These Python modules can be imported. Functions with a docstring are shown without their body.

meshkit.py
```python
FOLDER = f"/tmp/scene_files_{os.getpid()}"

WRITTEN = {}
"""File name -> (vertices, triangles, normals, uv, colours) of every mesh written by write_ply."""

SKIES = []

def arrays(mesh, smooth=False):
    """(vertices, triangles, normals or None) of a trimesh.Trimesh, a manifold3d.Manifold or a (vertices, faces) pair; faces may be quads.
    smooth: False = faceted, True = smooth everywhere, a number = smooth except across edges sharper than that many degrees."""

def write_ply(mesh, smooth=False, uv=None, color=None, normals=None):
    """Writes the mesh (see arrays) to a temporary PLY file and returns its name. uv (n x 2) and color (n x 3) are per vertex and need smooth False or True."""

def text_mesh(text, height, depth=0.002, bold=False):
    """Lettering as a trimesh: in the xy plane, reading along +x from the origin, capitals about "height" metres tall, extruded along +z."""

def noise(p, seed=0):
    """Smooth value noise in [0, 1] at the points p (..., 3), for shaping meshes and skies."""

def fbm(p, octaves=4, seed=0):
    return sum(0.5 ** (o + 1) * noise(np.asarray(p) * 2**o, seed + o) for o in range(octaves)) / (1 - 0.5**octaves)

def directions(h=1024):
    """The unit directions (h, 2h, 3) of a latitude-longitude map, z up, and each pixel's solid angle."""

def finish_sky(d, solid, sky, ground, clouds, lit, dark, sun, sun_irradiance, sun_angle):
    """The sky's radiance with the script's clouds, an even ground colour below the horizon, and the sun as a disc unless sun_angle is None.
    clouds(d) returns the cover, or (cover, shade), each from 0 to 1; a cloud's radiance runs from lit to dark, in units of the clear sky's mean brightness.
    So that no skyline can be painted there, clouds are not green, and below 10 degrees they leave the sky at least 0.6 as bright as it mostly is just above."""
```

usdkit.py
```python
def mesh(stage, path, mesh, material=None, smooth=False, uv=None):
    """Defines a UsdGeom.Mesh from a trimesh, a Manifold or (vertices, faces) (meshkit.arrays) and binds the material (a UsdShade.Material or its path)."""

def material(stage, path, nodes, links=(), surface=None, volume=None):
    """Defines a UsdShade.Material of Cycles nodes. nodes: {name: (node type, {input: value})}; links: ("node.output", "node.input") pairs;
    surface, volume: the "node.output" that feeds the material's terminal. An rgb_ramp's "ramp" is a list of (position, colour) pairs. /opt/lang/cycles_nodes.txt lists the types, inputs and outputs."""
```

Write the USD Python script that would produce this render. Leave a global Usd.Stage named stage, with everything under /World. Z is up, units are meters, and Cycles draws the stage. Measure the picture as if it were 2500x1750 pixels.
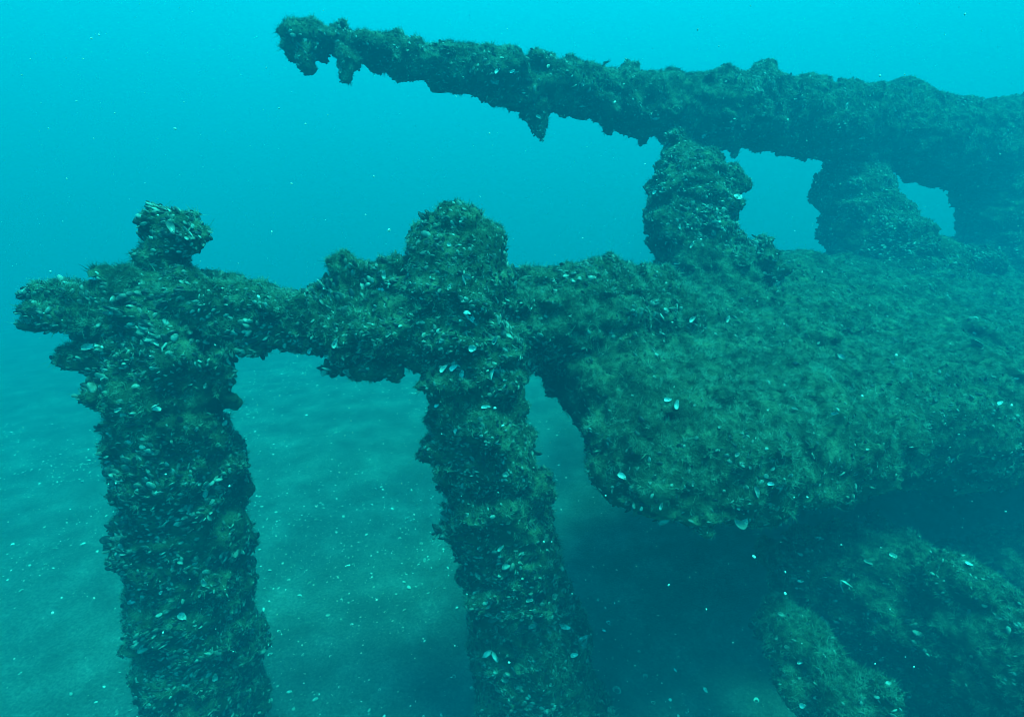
import math, numpy as np, trimesh, usdkit, meshkit
from pxr import Usd, UsdGeom, UsdLux, UsdShade, Gf, Sdf, Vt

stage = Usd.Stage.CreateInMemory()
UsdGeom.SetStageUpAxis(stage, 'Z')
UsdGeom.SetStageMetersPerUnit(stage, 1.0)
UsdGeom.Xform.Define(stage, '/World')

# ------------------------------------------------------------------ camera, sky, sun, exposure
CAM = np.array([0.0, 0.0, 2.8]); PITCH = math.radians(18.0); FPX = 1364.0
cam = UsdGeom.Camera.Define(stage, '/World/camera')
cam.CreateHorizontalApertureAttr(36.0)
cam.CreateFocalLengthAttr(36.0 * FPX / 2500.0)
cam.AddTranslateOp().Set(tuple(CAM))
cam.AddRotateXYZOp().Set((90 - math.degrees(PITCH), 0, 0))
cam.CreateExposureAttr(2.74)
EL, AZ = math.radians(75), math.radians(125)
sky = usdkit.material(stage, '/World/Looks/sky', {
    's': ('sky_texture', {'sky_type': 'single_scattering', 'sun_disc': False, 'sun_elevation': EL, 'sun_rotation': AZ}),
    'b': ('background_shader', {'strength': 0.15})}, [('s.color', 'b.color')], surface='b.background')
dome = UsdLux.DomeLight.Define(stage, '/World/sky')
dome.GetPrim().SetCustomDataByKey('kind', 'structure')
UsdShade.MaterialBindingAPI.Apply(dome.GetPrim()).Bind(sky)
sun = UsdLux.DistantLight.Define(stage, '/World/sun')
sun.CreateIntensityAttr(1.0); sun.CreateNormalizeAttr(True); sun.CreateAngleAttr(20.0); sun.CreateColorAttr((1, .98, .95))
SUN = Gf.Vec3d(math.sin(AZ) * math.cos(EL), math.cos(AZ) * math.cos(EL), math.sin(EL))
sun.AddTransformOp().Set(Gf.Matrix4d().SetRotate(Gf.Rotation(Gf.Vec3d(0, 0, 1), SUN)))

# ------------------------------------------------------------------ small helpers
RIGHT = np.array([1.0, 0, 0]); FWD = np.array([0, math.cos(PITCH), -math.sin(PITCH)]); UP = np.array([0, math.sin(PITCH), math.cos(PITCH)])

def at(px, py, z):
    """the point of the place that stands z metres in front of the lens, seen at (px, py) of the 2500 x 1750 photograph"""
    return CAM + z * (FWD + RIGHT * (px - 1250) / FPX - UP * (py - 875) / FPX)

def project(p):
    d = np.asarray(p) - CAM
    z = d @ FWD
    return 1250 + FPX * (d @ RIGHT) / z, 875 - FPX * (d @ UP) / z, z

USED = {}
def path_for(name, parent='/World'):
    k = (parent, name); n = USED.get(k, 0); USED[k] = n + 1
    return f'{parent}/{name}' + (f'_{n:03d}' if n else '')

def tag(prim, label=None, cat=None, group=None, kind=None):
    for k, v in (('label', label), ('category', cat), ('group', group), ('kind', kind)):
        if v: prim.SetCustomDataByKey(k, v)
    return prim

def obj(name, mesh, mat, parent='/World', smooth=False):
    return usdkit.mesh(stage, path_for(name, parent), mesh, mat, smooth=smooth).GetPrim()

def thing(name, label, cat, loc, group=None):
    x = UsdGeom.Xform.Define(stage, path_for(name)); x.AddTranslateOp().Set(tuple(float(v) for v in loc))
    return tag(x.GetPrim(), label, cat, group)

# ------------------------------------------------------------------ signed distance modelling, meshed by surface nets
def smin(a, b, k):
    h = np.clip(0.5 + 0.5 * (b - a) / k, 0, 1)
    return b + (a - b) * h - k * h * (1 - h)

def chain(P, pts, radii, k=0.06):
    d = None
    if len(pts) == 1:
        return np.linalg.norm(P - pts[0], axis=-1) - radii[0]
    for a, b, ra, rb in zip(pts[:-1], pts[1:], radii[:-1], radii[1:]):
        ab = b - a
        t = np.clip(((P - a) @ ab) / (ab @ ab), 0, 1)
        e = np.sqrt(((P - a - t[..., None] * ab) ** 2).sum(-1)) - (ra + (rb - ra) * t)
        d = e if d is None else smin(d, e, k)
    return d

def lumps(P, seed, size, amp):
    """rounded clump relief: raised cushions with creases between them"""
    n = meshkit.noise(P / size, seed)
    m = meshkit.noise(P / size * 2.1 + 7.3, seed + 5)
    return amp * (np.abs(n - .5) * 3.0 - .5) + amp * .9 * (m - .5)

def net(f, lo, hi, h):
    """surface nets of f < 0 in the box lo..hi at cell size h -> (vertices, triangles)"""
    n = np.ceil((np.asarray(hi) - lo) / h).astype(int) + 1
    ax = [lo[i] + h * np.arange(n[i]) for i in range(3)]
    F = f(np.stack(np.meshgrid(*ax, indexing='ij'), -1))
    S = F < 0
    S[0], S[-1], S[:, 0], S[:, -1], S[:, :, 0], S[:, :, -1] = (False,) * 6
    F = np.where(S, np.minimum(F, -1e-6), np.maximum(F, 1e-6))
    c = np.stack([S[i:n[0] - 1 + i, j:n[1] - 1 + j, k:n[2] - 1 + k] for i in (0, 1) for j in (0, 1) for k in (0, 1)]).sum(0)
    act = (c > 0) & (c < 8)
    idx = np.full(act.shape, -1); I = np.argwhere(act); idx[act] = np.arange(len(I))
    acc = np.zeros((len(I), 3)); cnt = np.zeros(len(I))
    corners = np.array([(i, j, k) for i in (0, 1) for j in (0, 1) for k in (0, 1)])
    val = [F[tuple((I + q).T)] for q in corners]
    for a in range(8):
        for b in range(a + 1, 8):
            if np.abs(corners[a] - corners[b]).sum() == 1:
                x = (val[a] < 0) != (val[b] < 0)
                t = np.where(x, val[a] / np.where(x, val[a] - val[b], 1), 0)
                acc += np.where(x[:, None], corners[a] + t[:, None] * (corners[b] - corners[a]), 0); cnt += x
    V = np.asarray(lo) + h * (I + acc / cnt[:, None])
    quads = []
    for d in range(3):
        u, v = (d + 1) % 3, (d + 2) % 3
        A = np.moveaxis(S, d, 0); e = np.argwhere(np.moveaxis(A[:-1] != A[1:], 0, d))
        e = e[(e[:, u] > 0) & (e[:, v] > 0) & (e[:, u] < n[u] - 1) & (e[:, v] < n[v] - 1)]
        du, dv = np.eye(3, dtype=int)[u], np.eye(3, dtype=int)[v]
        q = np.stack([idx[tuple(x.T)] for x in (e - du - dv, e - dv, e, e - du)], 1)
        flip = ~S[tuple(e.T)]
        q[flip] = q[flip][:, ::-1]
        quads.append(q)
    q = np.vstack(quads); q = q[(q >= 0).all(1)]
    return V, np.vstack([q[:, [0, 1, 2]], q[:, [0, 2, 3]]])

def bodymesh(pts, radii, h, seed, amp=.05, k=.08, extra=None, clip_ground=True, pad=None):
    """an encrusted limb: a chain of thick joints grown over with cushions"""
    pts = [np.asarray(p, float) for p in pts]; radii = list(radii)
    ex = extra or []
    allp = np.vstack([np.array(pts) - np.array(radii)[:, None], np.array(pts) + np.array(radii)[:, None]] + [np.array(q) - np.array(r)[:, None] for q, r in ex] + [np.array(q) + np.array(r)[:, None] for q, r in ex])
    pad = pad or amp * 2.6 + .03
    lo, hi = allp.min(0) - pad, allp.max(0) + pad
    if clip_ground: lo[2] = max(lo[2], -.12)
    def shape(P):
        d = chain(P, pts, radii, k)
        for q, r in ex: d = smin(d, chain(P, [np.asarray(x, float) for x in q], r, k), k)
        return d
    def f(P):
        st = 4   # every fourth point first; the full grid only where the surface can be
        c = shape(P[::st, ::st, ::st])
        d = c
        for a in range(3): d = np.repeat(d, st, a)
        d = d[:P.shape[0], :P.shape[1], :P.shape[2]].copy()
        m = np.abs(d) < pad + 4 * h * 1.8 + .02
        d[m] = shape(P[m])
        near = np.abs(d) < pad + .02
        N = P[near]
        W = N + .06 * (np.stack([meshkit.noise(N * 5 + o, seed) for o in (0, 31, 57)], -1) - .5)
        d[near] -= lumps(W, seed, .17, amp) + lumps(W, seed + 11, .065, amp * .55) + lumps(W, seed + 23, .03, amp * .25)
        return d
    V, F = net(f, lo, hi, h)
    # keep the pieces of some size only
    tm = trimesh.Trimesh(V, F, process=False)
    lab = trimesh.graph.connected_component_labels(tm.face_adjacency, node_count=len(F))
    big = np.bincount(lab) > 60
    tm.update_faces(big[lab]); tm.remove_unreferenced_vertices()
    return tm

# ------------------------------------------------------------------ materials
def pb(name, nodes, links, surface='p.BSDF'):
    return usdkit.material(stage, '/World/Looks/' + name, nodes, links, surface=surface)

def rough(name, ramp, scale, bump=.6, bscale=60, roughness=.9, dist=.01):
    return pb(name, {'g': ('geometry', {}), 'n': ('noise_texture', {'scale': scale, 'detail': 6.0, 'roughness': .65}),
                     'n2': ('noise_texture', {'scale': bscale, 'detail': 4.0, 'roughness': .7}), 'r': ('rgb_ramp', {'ramp': ramp}),
                     'b': ('bump', {'strength': bump, 'distance': dist}), 'p': ('principled_bsdf', {'roughness': roughness, 'specular_ior_level': .25})},
              [('g.position', 'n.vector'), ('g.position', 'n2.vector'), ('n.fac', 'r.fac'), ('r.color', 'p.base_color'), ('n2.fac', 'b.height'), ('b.normal', 'p.normal')])

M_CRUST = rough('crust', [(.30, (.015, .020, .014)), (.48, (.04, .055, .032)), (.60, (.10, .125, .075)), (.75, (.19, .23, .14))], 9, .9, 55, .95, .02)
M_SILT = pb('silt', {'g': ('geometry', {}), 'n': ('noise_texture', {'scale': 2.6, 'detail': 5.0, 'roughness': .6}), 'f': ('noise_texture', {'scale': 55.0, 'detail': 4.0, 'roughness': .7}),
                     'h': ('math', {'math_type': 'multiply_add', 'value2': .55, 'value3': -.05}), 'a': ('math', {'math_type': 'multiply_add', 'value2': .55}),
                     'r': ('rgb_ramp', {'ramp': [(.30, (.042, .05, .047)), (.48, (.09, .102, .092)), (.60, (.14, .158, .144)), (.74, (.28, .31, .285))]}),
                     'b': ('bump', {'strength': .9, 'distance': .02}), 'p': ('principled_bsdf', {'roughness': 1.0, 'specular_ior_level': .15})},
            [('g.position', 'n.vector'), ('g.position', 'f.vector'), ('f.fac', 'h.value1'), ('n.fac', 'a.value1'), ('h.value', 'a.value3'), ('a.value', 'r.fac'), ('r.color', 'p.base_color'), ('f.fac', 'b.height'), ('b.normal', 'p.normal')])

def varied(name, stops, roughness=.55, nscale=38.0, translucent=0.0):
    nodes = {'o': ('object_info', {}), 'r': ('rgb_ramp', {'ramp': stops}), 'p': ('principled_bsdf', {'roughness': roughness, 'specular_ior_level': .35}),
             'g': ('geometry', {}), 'n': ('noise_texture', {'scale': nscale, 'detail': 4.0}), 'm': ('math', {'math_type': 'multiply_add', 'value2': 1.6, 'value3': -.8}),
             'a': ('math', {'math_type': 'add'})}
    links = [('g.position', 'n.vector'), ('n.fac', 'm.value1'), ('m.value', 'a.value1'), ('o.random', 'a.value2'), ('a.value', 'r.fac'), ('r.color', 'p.base_color')]
    out = 'p.BSDF'
    if translucent:
        nodes['t'] = ('translucent_bsdf', {}); nodes['x'] = ('mix_closure', {'fac': translucent})
        links += [('r.color', 't.color'), ('p.BSDF', 'x.closure1'), ('t.BSDF', 'x.closure2')]; out = 'x.closure'
    return pb(name, nodes, links, out)

M_MUSSEL = varied('mussel', [(0, (.008, .010, .013)), (.40, (.022, .028, .030)), (.60, (.095, .116, .098)), (.86, (.18, .217, .185)), (1, (.30, .35, .31))], .5)
M_ALGAE = varied('algae', [(.16, (.024, .038, .025)), (.40, (.10, .155, .105)), (.68, (.22, .31, .22)), (1, (.34, .44, .33))], .9, translucent=.35, nscale=8.0)
M_PALE = varied('pale_shell', [(0, (.16, .19, .17)), (.5, (.38, .42, .39)), (1, (.70, .74, .72))], .4)
M_CHIP = varied('shell_chip', [(0, (.18, .21, .18)), (.5, (.45, .49, .43)), (1, (.80, .84, .80))], .6)
M_SPECK = pb('drifting_speck', {'p': ('principled_bsdf', {'base_color': (.6, .62, .55), 'roughness': .8})}, [])

# ------------------------------------------------------------------ shells and weed
rng = np.random.default_rng(11)

def mussel_shape(rr, sides=7):
    """a closed mussel along +x, hinge at the origin: pointed beak, broad flattened tail"""
    xs = np.array([0, .07, .22, .45, .68, .88, 1.0]); w = np.array([.03, .13, .23, .29, .29, .21, .05]) * (1 + .12 * rr.normal()); t = np.array([.02, .08, .14, .16, .13, .07, .012]) * (1 + .15 * rr.normal())
    c = .07 * np.sin(xs * math.pi) * rr.choice([-1, 1])
    a = np.arange(sides) * 2 * math.pi / sides
    ca, sa = np.cos(a), np.sin(a)
    r = 1 - .12 * np.abs(sa) ** 3
    V = np.stack([np.repeat(xs, sides), (c[:, None] + w[:, None] * ca * r).ravel(), (t[:, None] * sa).ravel()], -1)
    F = []
    for i in range(len(xs) - 1):
        for j in range(sides):
            p, q = i * sides + j, i * sides + (j + 1) % sides
            F += [(p, p + sides, q + sides), (p, q + sides, q)]
    for j in range(1, sides - 1):
        F.append((0, j, j + 1)); e = (len(xs) - 1) * sides; F.append((e, e + j + 1, e + j))
    return V, np.array(F)[:, [0, 2, 1]]

def valve_shape(rr, n=7, m=9, roundness=.5):
    """one empty cupped valve with a little thickness, hinge at the origin, hollow side up (+z)"""
    u = np.linspace(0, 1, n)[:, None]; v = np.linspace(-1, 1, m)[None]
    x = u * np.ones_like(v)
    w = (.16 + roundness * .55) * np.sin(np.clip(u * .93 + .04, 0, 1) ** .75 * math.pi) ** .6
    y = w * v + .06 * np.sin(u * 3)
    z = .22 * (np.abs(v) ** 2 - 1) * np.sin(np.clip(u * .9 + .08, 0, 1) * math.pi) * (.8 + .3 * rr.random())
    z = z + .012 * rr.normal(size=z.shape)
    top = np.stack([x, y, z], -1).reshape(-1, 3); bot = top * [1, 1, 1] - [0, 0, .035]
    V = np.vstack([top, bot]); F = []; o = n * m
    for i in range(n - 1):
        for j in range(m - 1):
            a, b, c, d = i * m + j, (i + 1) * m + j, (i + 1) * m + j + 1, i * m + j + 1
            F += [(a, b, c), (a, c, d), (o + a, o + c, o + b), (o + a, o + d, o + c)]
    ring = [j for j in range(m)] + [i * m + m - 1 for i in range(1, n)] + [(n - 1) * m + j for j in range(m - 2, -1, -1)] + [i * m for i in range(n - 2, 0, -1)]
    for a, b in zip(ring, ring[1:] + ring[:1]): F += [(a, o + a, o + b), (a, o + b, b)]
    return V, np.array(F)

def gaping_shape(rr):
    """both empty valves still joined at the hinge, standing open like a V"""
    V, F = valve_shape(rr, 6, 7, .25); out = []
    for s in (-1, 1):
        R = trimesh.transformations.rotation_matrix(s * .55, (0, 0, 1))[:3, :3] @ trimesh.transformations.rotation_matrix(s * 1.2, (1, 0, 0))[:3, :3]
        out.append(V @ R.T)
    return np.vstack(out), np.vstack([F, F + len(V)])

def tuft_shape(rr, blades=22):
    """a tuft of fine branching weed, about 1 high"""
    V, F = [], []
    for _ in range(blades):
        d = rr.normal(size=3) * [.6, .6, .15]; d[2] = .55 + .5 * rr.random(); p = rr.normal(size=3) * [.16, .16, .02]
        side = np.cross(d, rr.normal(size=3)); side /= np.linalg.norm(side) + 1e-9
        L = .45 + .6 * rr.random(); w = .022 + .02 * rr.random(); bend = rr.normal(size=3) * .35
        P = [p + d * L * t + bend * t * t * L for t in (0, .35, .7, 1)]
        o = len(V)
        for q, ww in zip(P, (w * .8, w, w * .8, w * .1)): V += [q - side * ww, q + side * ww]
        for i in range(3): F += [(o + 2 * i, o + 2 * i + 1, o + 2 * i + 3), (o + 2 * i, o + 2 * i + 3, o + 2 * i + 2)]
        for _ in range(2):  # side branches
            t = .3 + .6 * rr.random(); q = p + d * L * t + bend * t * t * L; e = rr.normal(size=3) * .22 + d * .12; s2 = np.cross(e, rr.normal(size=3)); s2 /= np.linalg.norm(s2) + 1e-9
            o = len(V); V += [q - s2 * .02, q + s2 * .02, q + e]; F.append((o, o + 1, o + 2))
    return np.array(V), np.array(F)

rs = np.random.default_rng(5)
MUSSELS = [mussel_shape(rs) for _ in range(5)]
VALVES = [valve_shape(rs, roundness=r) for r in (.18, .3, .55)]
GAPING = [gaping_shape(rs) for _ in range(2)]
TUFTS = [tuft_shape(rs, 26) for _ in range(5)]

def frames(x, up):
    """rotation matrices whose first column is x and whose third lies near up"""
    x = x / np.linalg.norm(x, axis=-1, keepdims=True)
    y = np.cross(up, x); y /= np.linalg.norm(y, axis=-1, keepdims=True) + 1e-9
    return np.stack([x, y, np.cross(x, y)], -1)

def quats(R):
    from scipy.spatial.transform import Rotation
    q = Rotation.from_matrix(R).as_quat()
    return Vt.QuathArray.FromNumpy(q.astype(np.float16))   # x, y, z, w

def instancer(name, parent, shapes, mat, pos, R, scale, which, smooth):
    p = path_for(name, str(parent.GetPath()) if parent is not None else '/World')
    pi = UsdGeom.PointInstancer.Define(stage, p); pi.GetPrim().SetCustomDataByKey('kind', 'stuff')
    rel = pi.CreatePrototypesRel()
    for i, s in enumerate(shapes):
        usdkit.mesh(stage, f'{p}/shape_{i:03d}', s, mat, smooth=smooth); rel.AddTarget(f'{p}/shape_{i:03d}')
    pi.CreatePositionsAttr(Vt.Vec3fArray.FromNumpy(pos.astype(np.float32)))
    pi.CreateOrientationsAttr(quats(R))
    sc = np.asarray(scale); sc = np.repeat(sc[:, None], 3, 1) if sc.ndim == 1 else sc
    pi.CreateScalesAttr(Vt.Vec3fArray.FromNumpy(sc.astype(np.float32)))
    pi.CreateProtoIndicesAttr(Vt.IntArray.FromNumpy(np.asarray(which).astype(np.int32)))
    return pi.GetPrim()

# ------------------------------------------------------------------ haze: the water itself
vol = usdkit.material(stage, '/World/Looks/sea_water', {'v': ('principled_volume', {'color': (0.0, .13, .272), 'absorption_color': (.10, .808, 1.0), 'density': .325, 'anisotropy': .05})}, volume='v.volume')
box = trimesh.creation.box((300, 300, 48.0)); box.apply_translation((0, 60, -3))
tag(obj('haze', box, vol), 'cloudy blue green sea water filling the whole view', 'sea water', kind='stuff')

# ------------------------------------------------------------------ seabed
def ground(x, y):
    P = np.stack([x, y, np.zeros_like(x)], -1)
    fall = np.clip(np.hypot(x, y) - 4.0, 0, 45)
    return -.009 * fall ** 1.8 + .010 * np.sin(9 * y + 3 * x + 5 * meshkit.noise(P / .8, 4)) * meshkit.noise(P / .9, 8) + .22 * (meshkit.fbm(P / 1.9, 4, 3) - .5) + .05 * (meshkit.fbm(P / .35, 3, 9) - .5)
def sheet(x0, x1, y0, y1, n, m, z=None):
    x, y = np.meshgrid(np.linspace(x0, x1, n), np.linspace(y0, y1, m), indexing='ij')
    V = np.stack([x, y, ground(x, y)], -1).reshape(-1, 3)
    i = np.arange(n * m).reshape(n, m)
    return V, np.stack([i[:-1, :-1], i[1:, :-1], i[1:, 1:], i[:-1, 1:]], -1).reshape(-1, 4)
gx = np.concatenate([np.linspace(-110, -7, 60)[:-1], np.linspace(-7, 7, 280), np.linspace(7, 110, 60)[1:]])
gy = np.concatenate([np.linspace(-50, 0, 30)[:-1], np.linspace(0, 11, 220), np.linspace(11, 170, 90)[1:]])
X, Y = np.meshgrid(gx, gy, indexing='ij'); ii = np.arange(X.size).reshape(X.shape)
tag(obj('seabed', (np.stack([X, Y, ground(X, Y)], -1).reshape(-1, 3), np.stack([ii[:-1, :-1], ii[1:, :-1], ii[1:, 1:], ii[:-1, 1:]], -1).reshape(-1, 4)), M_SILT, smooth=True), kind='structure')

# ------------------------------------------------------------------ the wreck's limbs, as stations (x, y, half width in pixels, depth)
def limb(st):
    st = [(x, y, r, z + .45 * max(z - 3.3, 0)) for x, y, r, z in st]
    return [at(x, y, z) for x, y, r, z in st], [r * z / FPX for x, y, r, z in st]

POST_A = [(425, 760, 100, 2.12), (395, 850, 110, 2.13), (405, 960, 128, 2.16), (428, 1120, 132, 2.27), (455, 1290, 128, 2.4), (475, 1450, 128, 2.53), (490, 1600, 125, 2.66), (500, 1780, 125, 2.8), (508, 1950, 130, 2.92)]
POST_B = [(1110, 740, 134, 2.3), (1160, 880, 116, 2.28), (1165, 1000, 112, 2.32), (1185, 1120, 116, 2.4), (1215, 1250, 116, 2.5), (1255, 1400, 119, 2.62), (1290, 1560, 129, 2.75), (1330, 1750, 144, 2.9), (1345, 1900, 174, 3.0)]
BEAM = [(110, 745, 42, 2.05), (185, 755, 62, 2.07), (300, 755, 82, 2.1), (440, 755, 82, 2.13), (600, 768, 80, 2.18), (760, 785, 76, 2.23), (900, 805, 92, 2.27), (1060, 800, 105, 2.32), (1230, 795, 108, 2.4), (1420, 790, 115, 2.5), (1600, 790, 120, 2.7)]
UPPER = [(745, 95, 49, 3.25), (850, 110, 36, 3.28), (960, 128, 40, 3.3), (1100, 160, 50, 3.38), (1230, 190, 60, 3.5), (1380, 215, 64, 3.65), (1550, 248, 70, 3.9), (1750, 266, 82, 4.15), (1950, 288, 86, 4.5), (2200, 318, 92, 5.0), (2420, 370, 110, 5.5), (2800, 430, 150, 6.2)]
POST_C = [(1660, 360, 42, 3.55), (1690, 440, 72, 3.5), (1685, 510, 98, 3.45), (1690, 580, 98, 3.4), (1720, 660, 105, 3.35), (1750, 760, 120, 3.3)]
POST_D = [(2080, 370, 62, 4.9), (2085, 460, 80, 4.85), (2105, 540, 92, 4.8), (2145, 620, 112, 4.75), (2210, 700, 130, 4.7), (2230, 800, 140, 4.6)]
POST_E = [(2480, 330, 90, 5.6), (2465, 460, 100, 5.5), (2475, 560, 105, 5.45), (2490, 660, 120, 5.4), (2520, 760, 140, 5.4)]
POST_E2 = [(2620, 400, 130, 5.5), (2620, 560, 140, 5.4), (2640, 700, 160, 5.4)]

rows = [[(1450, 790, 135, 2.9), (1900, 770, 140, 4.2), (2300, 765, 140, 5.4), (2750, 775, 150, 6.4)],
        [(1470, 880, 140, 2.6), (1900, 850, 160, 3.6), (2300, 840, 160, 4.6), (2750, 850, 170, 5.4)],
        [(1530, 970, 120, 2.4), (1900, 945, 150, 3.1), (2300, 930, 160, 3.8), (2750, 945, 170, 4.5)],
        [(1580, 1070, 115, 2.2), (1900, 1035, 140, 2.65), (2300, 1020, 150, 3.2), (2750, 1020, 160, 3.8)],
        [(1600, 1135, 105, 2.12), (1800, 1135, 110, 2.25), (2050, 1100, 110, 2.6)]]
DECK = [limb(r) for r in rows]
MOUND_A = [limb([(1885, 1500, 42, 2.72), (1965, 1610, 66, 2.52), (2080, 1760, 92, 2.32), (2200, 1950, 120, 2.2)]), limb([(2020, 1560, 110, 3.4), (2200, 1680, 150, 3.1), (2330, 1860, 190, 2.8)])]
MOUND_B = [limb([(2330, 1440, 85, 2.65), (2370, 1560, 90, 2.6)]), limb([(2480, 1600, 115, 2.45), (2600, 1740, 175, 2.3), (2750, 1900, 240, 2.2)]), limb([(1990, 1400, 110, 3.2), (2160, 1440, 140, 3.05), (2300, 1600, 170, 2.9)]), limb([(2400, 1480, 150, 3.6), (2750, 1450, 200, 3.3)])]

ZB = np.full((179, 256), np.inf)   # how deep the first surface stands, so that the pieces kept as single parts are ones in view
def splat(V):
    x, y, z = project(V); ok = z > .2
    ix, iy = (x[ok] / 2500 * 256).astype(int), (y[ok] / 1750 * 179).astype(int); z = z[ok]
    k = (ix >= 1) & (iy >= 1) & (ix < 255) & (iy < 178)
    for dx in (-1, 0, 1):
        for dy in (-1, 0, 1): np.minimum.at(ZB, (iy[k] + dy, ix[k] + dx), z[k])

def seen(P, slack=.12):
    x, y, z = project(P)
    ix, iy = np.clip((x / 2500 * 256).astype(int), 0, 255), np.clip((y / 1750 * 179).astype(int), 0, 178)
    return (x > -20) & (x < 2520) & (y > -20) & (y < 1770) & (z > .2) & (z < ZB[iy, ix] + slack)

def base_of(tm):
    c = tm.bounds.mean(0); return np.array([c[0], c[1], tm.bounds[0][2]])

G_POST, G_BEAM = 'overgrown posts of the wreck', 'overgrown beams of the wreck'
SPEC = []   # (name, label, category, group, [(part name, mesh)], density of mussels, density of weed)
def build(name, label, cat, parts, mus=1.0, weed=1.0, group=None, msize=1.0):
    SPEC.append((name, label, cat, group, parts, mus, weed, msize))

def lump(st, h, seed, amp=.035):
    p, r = limb(st); return bodymesh(p, r, h, seed, amp, .05)

build('encrusted_post', 'thick mussel covered post at the far left, a ragged stump rising above its crossbeam', 'post', [
    ('body', bodymesh(*limb(POST_A), .016, 1, .05)),
    ('stump', lump([(400, 680, 68, 2.12), (400, 620, 58, 2.1), (420, 575, 56, 2.08), (458, 580, 36, 2.06), (438, 530, 26, 2.06)], .013, 2)),
    ('hanging_clump', lump([(175, 872, 36, 2.06), (240, 875, 40, 2.08), (330, 870, 36, 2.0)], .013, 3)),
    ('side_clump', lump([(535, 880, 34, 2.1), (550, 960, 28, 2.14)], .013, 41))], 1.25, .7)
build('encrusted_post', 'leaning mussel covered post in the middle, capped by a round weedy dome', 'post', [
    ('body', bodymesh(*limb(POST_B), .016, 4, .055)),
    ('stump', lump([(1120, 690, 135, 2.3), (1118, 640, 122, 2.3), (1118, 605, 100, 2.3)], .015, 5, .028))], 1.0, .9)
build('encrusted_crossbeam', 'nearest horizontal beam running from the left edge across both front posts', 'beam', [
    ('body', bodymesh(*limb(BEAM), .015, 6, .05)),
    ('broken_end', lump([(150, 700, 28, 2.04), (70, 715, 17, 2.02)], .012, 7, .02)),
    ('broken_end', lump([(130, 790, 26, 2.03), (50, 800, 15, 2.0)], .012, 8, .02)),
    ('hanging_clump', lump([(850, 880, 44, 2.22), (960, 905, 30, 2.24)], .013, 9)),
    ('raised_clump', lump([(830, 670, 34, 2.25), (960, 665, 40, 2.28)], .013, 10)),
    ('raised_clump', lump([(1310, 690, 34, 2.42), (1480, 680, 50, 2.55)], .014, 12))], 1.0, 1.3)
build('encrusted_upper_beam', 'long overhead beam sloping from its ragged free end into the hazy right', 'beam', [
    ('body', bodymesh(*limb(UPPER), .027, 13, .06)),
    ('broken_end', lump([(760, 80, 40, 3.22), (700, 85, 26, 3.2)], .016, 14, .03)),
    ('hanging_clump', lump([(755, 130, 26, 3.2), (748, 160, 24, 3.2)], .015, 15, .02)),
    ('hanging_clump', lump([(850, 150, 34, 3.22), (845, 180, 20, 3.22)], .015, 16, .02)),
    ('hanging_clump', lump([(1310, 275, 38, 3.58), (1318, 325, 16, 3.58)], .015, 17, .02)),
    ('hanging_clump', lump([(1790, 350, 22, 4.15), (1795, 375, 13, 4.15)], .016, 18, .02)),
    ('raised_clump', lump([(1860, 195, 42, 4.3)], .02, 19, .04)),
    ('raised_clump', lump([(2210, 240, 45, 5.0)], .022, 20, .04))], .9, .9)
build('encrusted_post', 'squat bulging post under the upper beam, nearest of those on the sloping plate', 'post', [
    ('body', bodymesh(*limb(POST_C), .018, 21, .055)),
    ('side_clump', lump([(1790, 450, 42, 3.42), (1820, 455, 22, 3.4)], .016, 22)),
    ('side_clump', lump([(1850, 620, 40, 3.35), (1890, 660, 36, 3.3)], .016, 23))], .9, .6)
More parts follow.
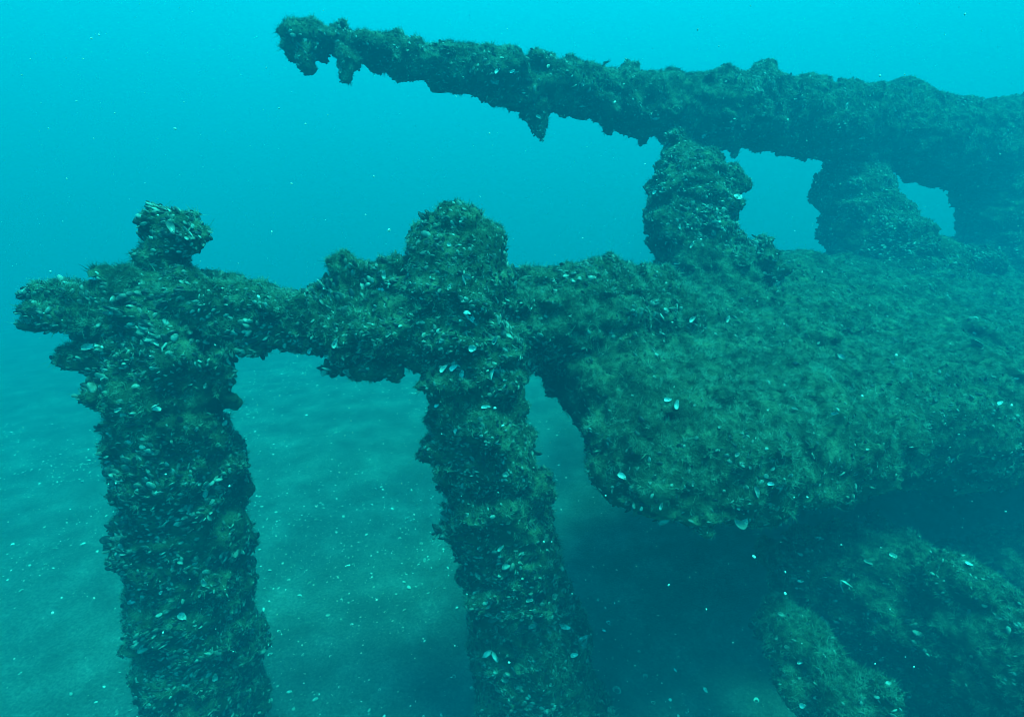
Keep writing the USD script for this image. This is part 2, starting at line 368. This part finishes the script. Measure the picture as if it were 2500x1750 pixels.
build('encrusted_post', 'blue hazed broad post under the upper beam, between the squat post and the right edge', 'post', [
    ('body', bodymesh(*limb(POST_D), .028, 24, .06)),
    ('side_clump', lump([(2330, 640, 40, 4.8), (2420, 645, 36, 4.8)], .024, 25))], .9, .4)
build('encrusted_post', 'dark blue farthest post at the right edge under the upper beam', 'post', [
    ('body', bodymesh(*limb(POST_E), .036, 26, .06, .15, extra=[limb(POST_E2)]))], .8, .4)
pts, rad = DECK[0]
build('overgrown_hull_plate', 'broad sloping weed covered plate of the wreck at right, dark space beneath it', 'wreck plate', [
    ('body', bodymesh(pts, rad, .03, 27, .048, .2, extra=DECK[1:])),
    ('edge_clump', lump([(1460, 960, 44, 2.3), (1480, 1050, 48, 2.2), (1520, 1130, 46, 2.12)], .015, 28)),
    ('edge_clump', lump([(1570, 1205, 50, 2.06), (1625, 1240, 40, 2.05), (1700, 1228, 52, 2.08), (1790, 1245, 40, 2.1), (1850, 1200, 46, 2.2)], .015, 29, .045))], .9, 1.6)
build('fallen_wreckage', 'low weedy ridge of wreckage on the seabed below the sloping plate', 'wreckage', [
    ('body', bodymesh(*MOUND_A[0], .018, 30, .055, .12, extra=MOUND_A[1:]))], .45, 1.8)
build('fallen_wreckage', 'mounded wreckage at the lower right corner, its top catching the light', 'wreckage', [
    ('body', bodymesh(*MOUND_B[0], .022, 31, .06, .14, extra=MOUND_B[1:]))], .45, 1.8)

for s in SPEC:
    for _, tm in s[4]: splat(tm.vertices)

# bright empty shells one can point at: (x, y, length in pixels, kind 0 narrow, 1 oval, 2 round, 3 gaping, turn in degrees)
PALE = [(65, 782, 34, 2, 80), (218, 848, 48, 0, 10), (500, 811, 24, 0, 80), (502, 835, 24, 1, -40), (418, 556, 40, 1, -50), (462, 572, 22, 0, -60), (383, 842, 22, 0, 0), (384, 994, 34, 3, 5), (245, 1086, 22, 0, 0), (290, 998, 22, 1, 20),
        (500, 1424, 30, 1, 80), (443, 1506, 28, 2, -50), (525, 1652, 34, 0, 85), (322, 1470, 22, 1, 10), (594, 1470, 22, 0, 60), (394, 1444, 18, 0, 60), (440, 1370, 18, 0, 0), (500, 940, 18, 0, 70), (265, 1128, 20, 0, 10),
        (1146, 766, 40, 3, -70), (1206, 908, 46, 3, -60), (1108, 898, 30, 1, 20), (1084, 902, 30, 0, 50), (1128, 915, 24, 1, 90), (1208, 833, 28, 0, 35), (1138, 682, 34, 3, -40), (936, 671, 26, 1, 90), (820, 838, 34, 0, 60), (822, 920, 22, 2, 0), (757, 855, 24, 0, 70), (1094, 600, 14, 2, 0), (845, 905, 18, 2, 0), (800, 705, 34, 0, -30), (1098, 700, 22, 1, 60), (948, 820, 20, 0, 20), (1305, 898, 24, 3, 0), (1152, 850, 24, 2, 0),
        (1185, 995, 28, 0, 5), (1215, 1085, 18, 1, 0), (1235, 1158, 22, 2, 0), (1222, 1338, 26, 1, 30), (1200, 1600, 50, 3, -70), (1212, 1535, 30, 0, -65), (1168, 1405, 24, 0, -80), (1340, 1080, 20, 1, 0), (1415, 1366, 16, 0, 60), (1420, 1560, 34, 0, 15), (1425, 1575, 28, 1, 40), (1380, 1530, 30, 0, -20), (1400, 1600, 26, 2, 0), (1290, 1465, 24, 0, 10), (1068, 990, 18, 0, 30), (1115, 1050, 18, 1, 90),
        (1690, 779, 30, 0, 60), (1774, 780, 24, 0, 60), (1810, 1272, 44, 2, 20), (1845, 1200, 34, 0, -60), (1632, 977, 24, 2, 0), (1652, 990, 30, 1, 60), (1520, 1160, 28, 1, -60), (1616, 1236, 24, 1, 70), (1586, 1280, 26, 0, 70), (1690, 1180, 18, 0, 80), (2380, 845, 48, 3, 160), (2052, 875, 26, 1, -70), (2440, 985, 24, 0, 60), (2040, 1010, 22, 1, 0), (1940, 1000, 22, 0, 0), (1800, 1110, 18, 1, 0), (2450, 1202, 34, 0, 25), (2180, 890, 24, 0, -40), (1880, 1180, 20, 2, 0),
        (834, 170, 26, 1, 90), (1215, 172, 32, 0, 60), (1207, 198, 28, 2, 0), (1424, 203, 20, 0, 85), (1314, 285, 18, 0, -50), (1812, 172, 16, 1, 0), (2066, 262, 26, 1, 80), (1720, 330, 24, 0, 70), (2102, 336, 22, 0, -10), (2036, 343, 22, 0, 30), (1803, 482, 28, 2, 0), (1655, 643, 22, 0, 0), (1690, 600, 24, 0, 80), (1600, 470, 14, 1, 0), (1580, 560, 18, 0, 30), (1660, 555, 16, 0, 60), (1890, 636, 18, 0, 0), (1420, 260, 18, 0, 0), (1600, 290, 18, 1, 0), (1250, 175, 18, 0, 0),
        (2000, 1316, 26, 1, 10), (2120, 1374, 30, 0, -40), (2062, 1430, 40, 3, -55), (2180, 1358, 24, 0, 0), (1955, 1420, 20, 1, 0), (2365, 1378, 22, 2, 0), (1960, 1720, 18, 2, 0), (1955, 1614, 20, 0, 0), (1815, 1725, 26, 0, -70), (2170, 1670, 22, 1, 0)]
PALE_LEFT = list(PALE)
BIG = trimesh.util.concatenate([tm for s in SPEC for _, tm in s[4]])
owner = np.concatenate([np.full(len(tm.faces), i) for i, s in enumerate(SPEC) for _, tm in s[4]])
dirs = np.array([at(x, y, 1.0) - CAM for x, y, *_ in PALE]); dirs /= np.linalg.norm(dirs, axis=1, keepdims=True)
hits, ray, tri = BIG.ray.intersects_location(np.repeat(CAM[None], len(dirs), 0), dirs, multiple_hits=False)
pale_of = {}
for h_, r_, t_ in zip(hits, ray, tri): pale_of.setdefault(int(owner[t_]), []).append((h_, BIG.face_normals[t_], PALE[r_]))

CURRENT = np.array([-.55, .1, .12])   # growth leans the way the water runs
for si, (name, label, cat, group, parts, dm, dw, ms) in enumerate(SPEC):
    rr = np.random.default_rng(100 + si)
    whole = trimesh.util.concatenate([tm for _, tm in parts])
    base = base_of(whole)
    t = thing(name, label, cat, base, group); tp = str(t.GetPath())
    for pname, tm in parts:
        c = tm.copy(); c.vertices -= base
        obj(pname, c, M_CRUST, tp, smooth=True)
    # mussels
    def sample(n):
        P, fi = trimesh.sample.sample_surface(whole, n, seed=int(rr.integers(1 << 30)))
        P = np.asarray(P); N = np.asarray(whole.face_normals[fi]); k = P[:, 2] > -.05
        return P[k], N[k]
    P, N = sample(int(min(whole.area * 4000 * dm, 85000)))
    patch = meshkit.fbm(P / .28, 3, 40 + si)
    keep = rr.random(len(P)) < np.clip(.95 - .75 * np.clip(N[:, 2], 0, 1) * min(dw, 1.2) - 3.4 * (patch - .5), .05, 1)
    P, N = P[keep], N[keep]
    flow = np.stack([meshkit.noise(P / .22 + o, 70 + si) for o in (0, 17, 43)], -1) - .5
    tang = .55 * rr.normal(size=P.shape) + CURRENT * 2.2 + 3.0 * flow; tang -= (tang * N).sum(1, keepdims=True) * N; tang /= np.linalg.norm(tang, axis=1, keepdims=True)
    tilt = rr.uniform(0, .45, len(P))[:, None]
    axis = tang * (1 - tilt * .6) + N * tilt
    big = np.clip(3.2 * (meshkit.fbm(P / .16, 2, 90 + si) - .34), .35, 1.6)
    size = (.015 + .034 * rr.beta(1.7, 3, len(P)) * big) * ms
    R = frames(axis, N + .7 * rr.normal(size=N.shape))
    pos = P - N * size[:, None] * .16
    which = rr.integers(0, len(MUSSELS), len(P))
    x, y, z = project(P)
    facing = ((CAM - P) * N).sum(1) / np.linalg.norm(CAM - P, axis=1)
    score = np.where(seen(P) & (facing > -.1), size / z * (.5 + np.clip(facing, 0, 1)), -1)
    order = np.argsort(-score); single = order[:290]; single = single[score[single] > 0]
    for i in single:
        V, F = MUSSELS[which[i]]
        obj('mussel', (V * size[i] @ R[i].T + pos[i] - base, F), M_MUSSEL, tp, smooth=True)
    rest = np.setdiff1d(np.arange(len(P)), single)
    instancer('mussel_bed', t, MUSSELS, M_MUSSEL, pos[rest] - base, R[rest], size[rest], which[rest], True)
    # weed
    P, N = sample(int(min(whole.area * 4200 * dw, 230000)))
    patch = meshkit.fbm(P / .22, 3, 60 + si)
    keep = rr.random(len(P)) < np.clip(.38 + .7 * N[:, 2] + 1.8 * (patch - .5), .05, 1)
    P, N = P[keep], N[keep]
    up = N + np.array([0, 0, .35]) + CURRENT * .6 + .45 * rr.normal(size=N.shape)
    Rz = frames(rr.normal(size=N.shape), up)      # columns x, y, z
    zc = up / np.linalg.norm(up, axis=1, keepdims=True); xc = np.cross(zc, rr.normal(size=N.shape)); xc /= np.linalg.norm(xc, axis=1, keepdims=True)
    Rz = np.stack([xc, np.cross(zc, xc), zc], -1)
    instancer('weed', t, TUFTS, M_ALGAE, P - N * .004 - base, Rz, .009 + .019 * rr.beta(2, 3, len(P)), rr.integers(0, len(TUFTS), len(P)), False)
    # bright empty shells
    for h_, n_, (px, py, L, kind, turn) in pale_of.get(si, []):
        L = .72 * L * ((h_ - CAM) @ FWD) / FPX
        a = math.radians(turn); ax = RIGHT * math.cos(a) + UP * math.sin(a); to = (CAM - h_) / np.linalg.norm(CAM - h_)
        up = n_ * .5 + to + .35 * rr.normal(size=3)
        ax = ax + .25 * rr.normal(size=3)
        Rm = frames(ax[None], up[None])[0]
        V, F = GAPING[int(rr.integers(2))] if kind == 3 else VALVES[kind]
        V = V * [1, rr.uniform(.6, 1.15), 1] * (1 + .10 * rr.normal(size=(len(V), 1)) * (V[:, :1] > .7))
        obj('empty_shell', ((V - [.5, 0, 0]) * L @ Rm.T + h_ + n_ * .006 + to * .011 - base, F), M_PALE, tp, smooth=40)

# ------------------------------------------------------------------ shells strewn over the seabed
rr = np.random.default_rng(77)
n = 45000
x = rr.uniform(-6.5, 6.5, n); y = rr.uniform(.8, 9.5, n)
dens = meshkit.fbm(np.stack([x, y, 0 * x], -1) / .9, 3, 21)
left = np.clip((.2 - x) / 2.5, 0, 1)
foot = np.exp(-((x - .25) ** 2 + (y - 2.0) ** 2) / .5) + np.exp(-((x + 1.4) ** 2 + (y - 2.2) ** 2) / .8)
keep = rr.random(n) < np.clip(.06 + 3.6 * (dens - .5) + .35 * left + .5 * foot, .03, 1)
x, y = x[keep], y[keep]; zz = ground(x, y)
size = .004 + .062 * rr.beta(.6, 6, len(x))
a = rr.uniform(0, 2 * math.pi, len(x)); ax = np.stack([np.cos(a), np.sin(a), .15 * rr.normal(size=len(x))], -1)
up = np.array([0, 0, 1]) * rr.choice([-1, 1], len(x))[:, None] + .3 * rr.normal(size=(len(x), 3))
R = frames(ax, up); P = np.stack([x, y, zz + size * .13], -1)
which = rr.integers(0, 3, len(x))
_, _, z = project(P)
score = np.where(seen(P, .3), size / z, -1); order = np.argsort(-score)[:280]; order = order[score[order] > 0]
sx, sy, _ = project(P)
places = [('left of the far left post', sx < 330), ('between the two front posts', (sx >= 330) & (sx < 1180)), ('in the shade right of the middle post', sx >= 1180)]
ORD = ['largest', 'second largest', 'third largest', 'fourth largest', 'fifth largest', 'sixth largest']
apparent = size / z
for where, inside in places:
    mine = [i for i in order if inside[i]]
    for rank, i in enumerate(sorted(mine, key=lambda k: -apparent[k])):
        V, F = VALVES[which[i]]
        m = usdkit.mesh(stage, path_for('seabed_shell'), ((V - [.5, 0, 0]) * size[i] @ R[i].T, F), M_CHIP, smooth=40); m.AddTranslateOp().Set(tuple(float(v) for v in P[i]))
        if rank < len(ORD): tag(m.GetPrim(), f'{ORD[rank]} loose pale shell on the seabed {where}', 'shell', f'loose shells on the seabed {where}')
        else: tag(m.GetPrim(), f'small loose pale shell on the silty seabed {where}', 'shell', f'loose shells on the seabed {where}')
rest = np.setdiff1d(np.arange(len(x)), order)
tag(instancer('shell_grit', None, VALVES, M_CHIP, P[rest], R[rest], size[rest], which[rest], False), 'fine pale shell grit scattered over the silty seabed', 'shell grit')

# ------------------------------------------------------------------ drifting specks
n = 14000
zd = .7 + 5.5 * rr.random(n) ** .7
P = np.stack([rr.uniform(-1.05, 1.05, n) * zd, zd, 2.8 - .33 * zd + rr.uniform(-.75, .75, n) * zd], -1)
P = P[(P[:, 2] > .1) & (P[:, 2] < 5.5)]
octa = trimesh.creation.icosphere(0)
R = frames(rr.normal(size=P.shape), rr.normal(size=P.shape))
tag(instancer('drifting_specks', None, [(octa.vertices * 1.0, octa.faces)], M_SPECK, P, R, (.0006 + .0032 * rr.random(len(P)) ** 9)[:, None] * np.array([1, .7, .6]), np.zeros(len(P)), False), 'fine pale specks drifting in the water', 'specks')
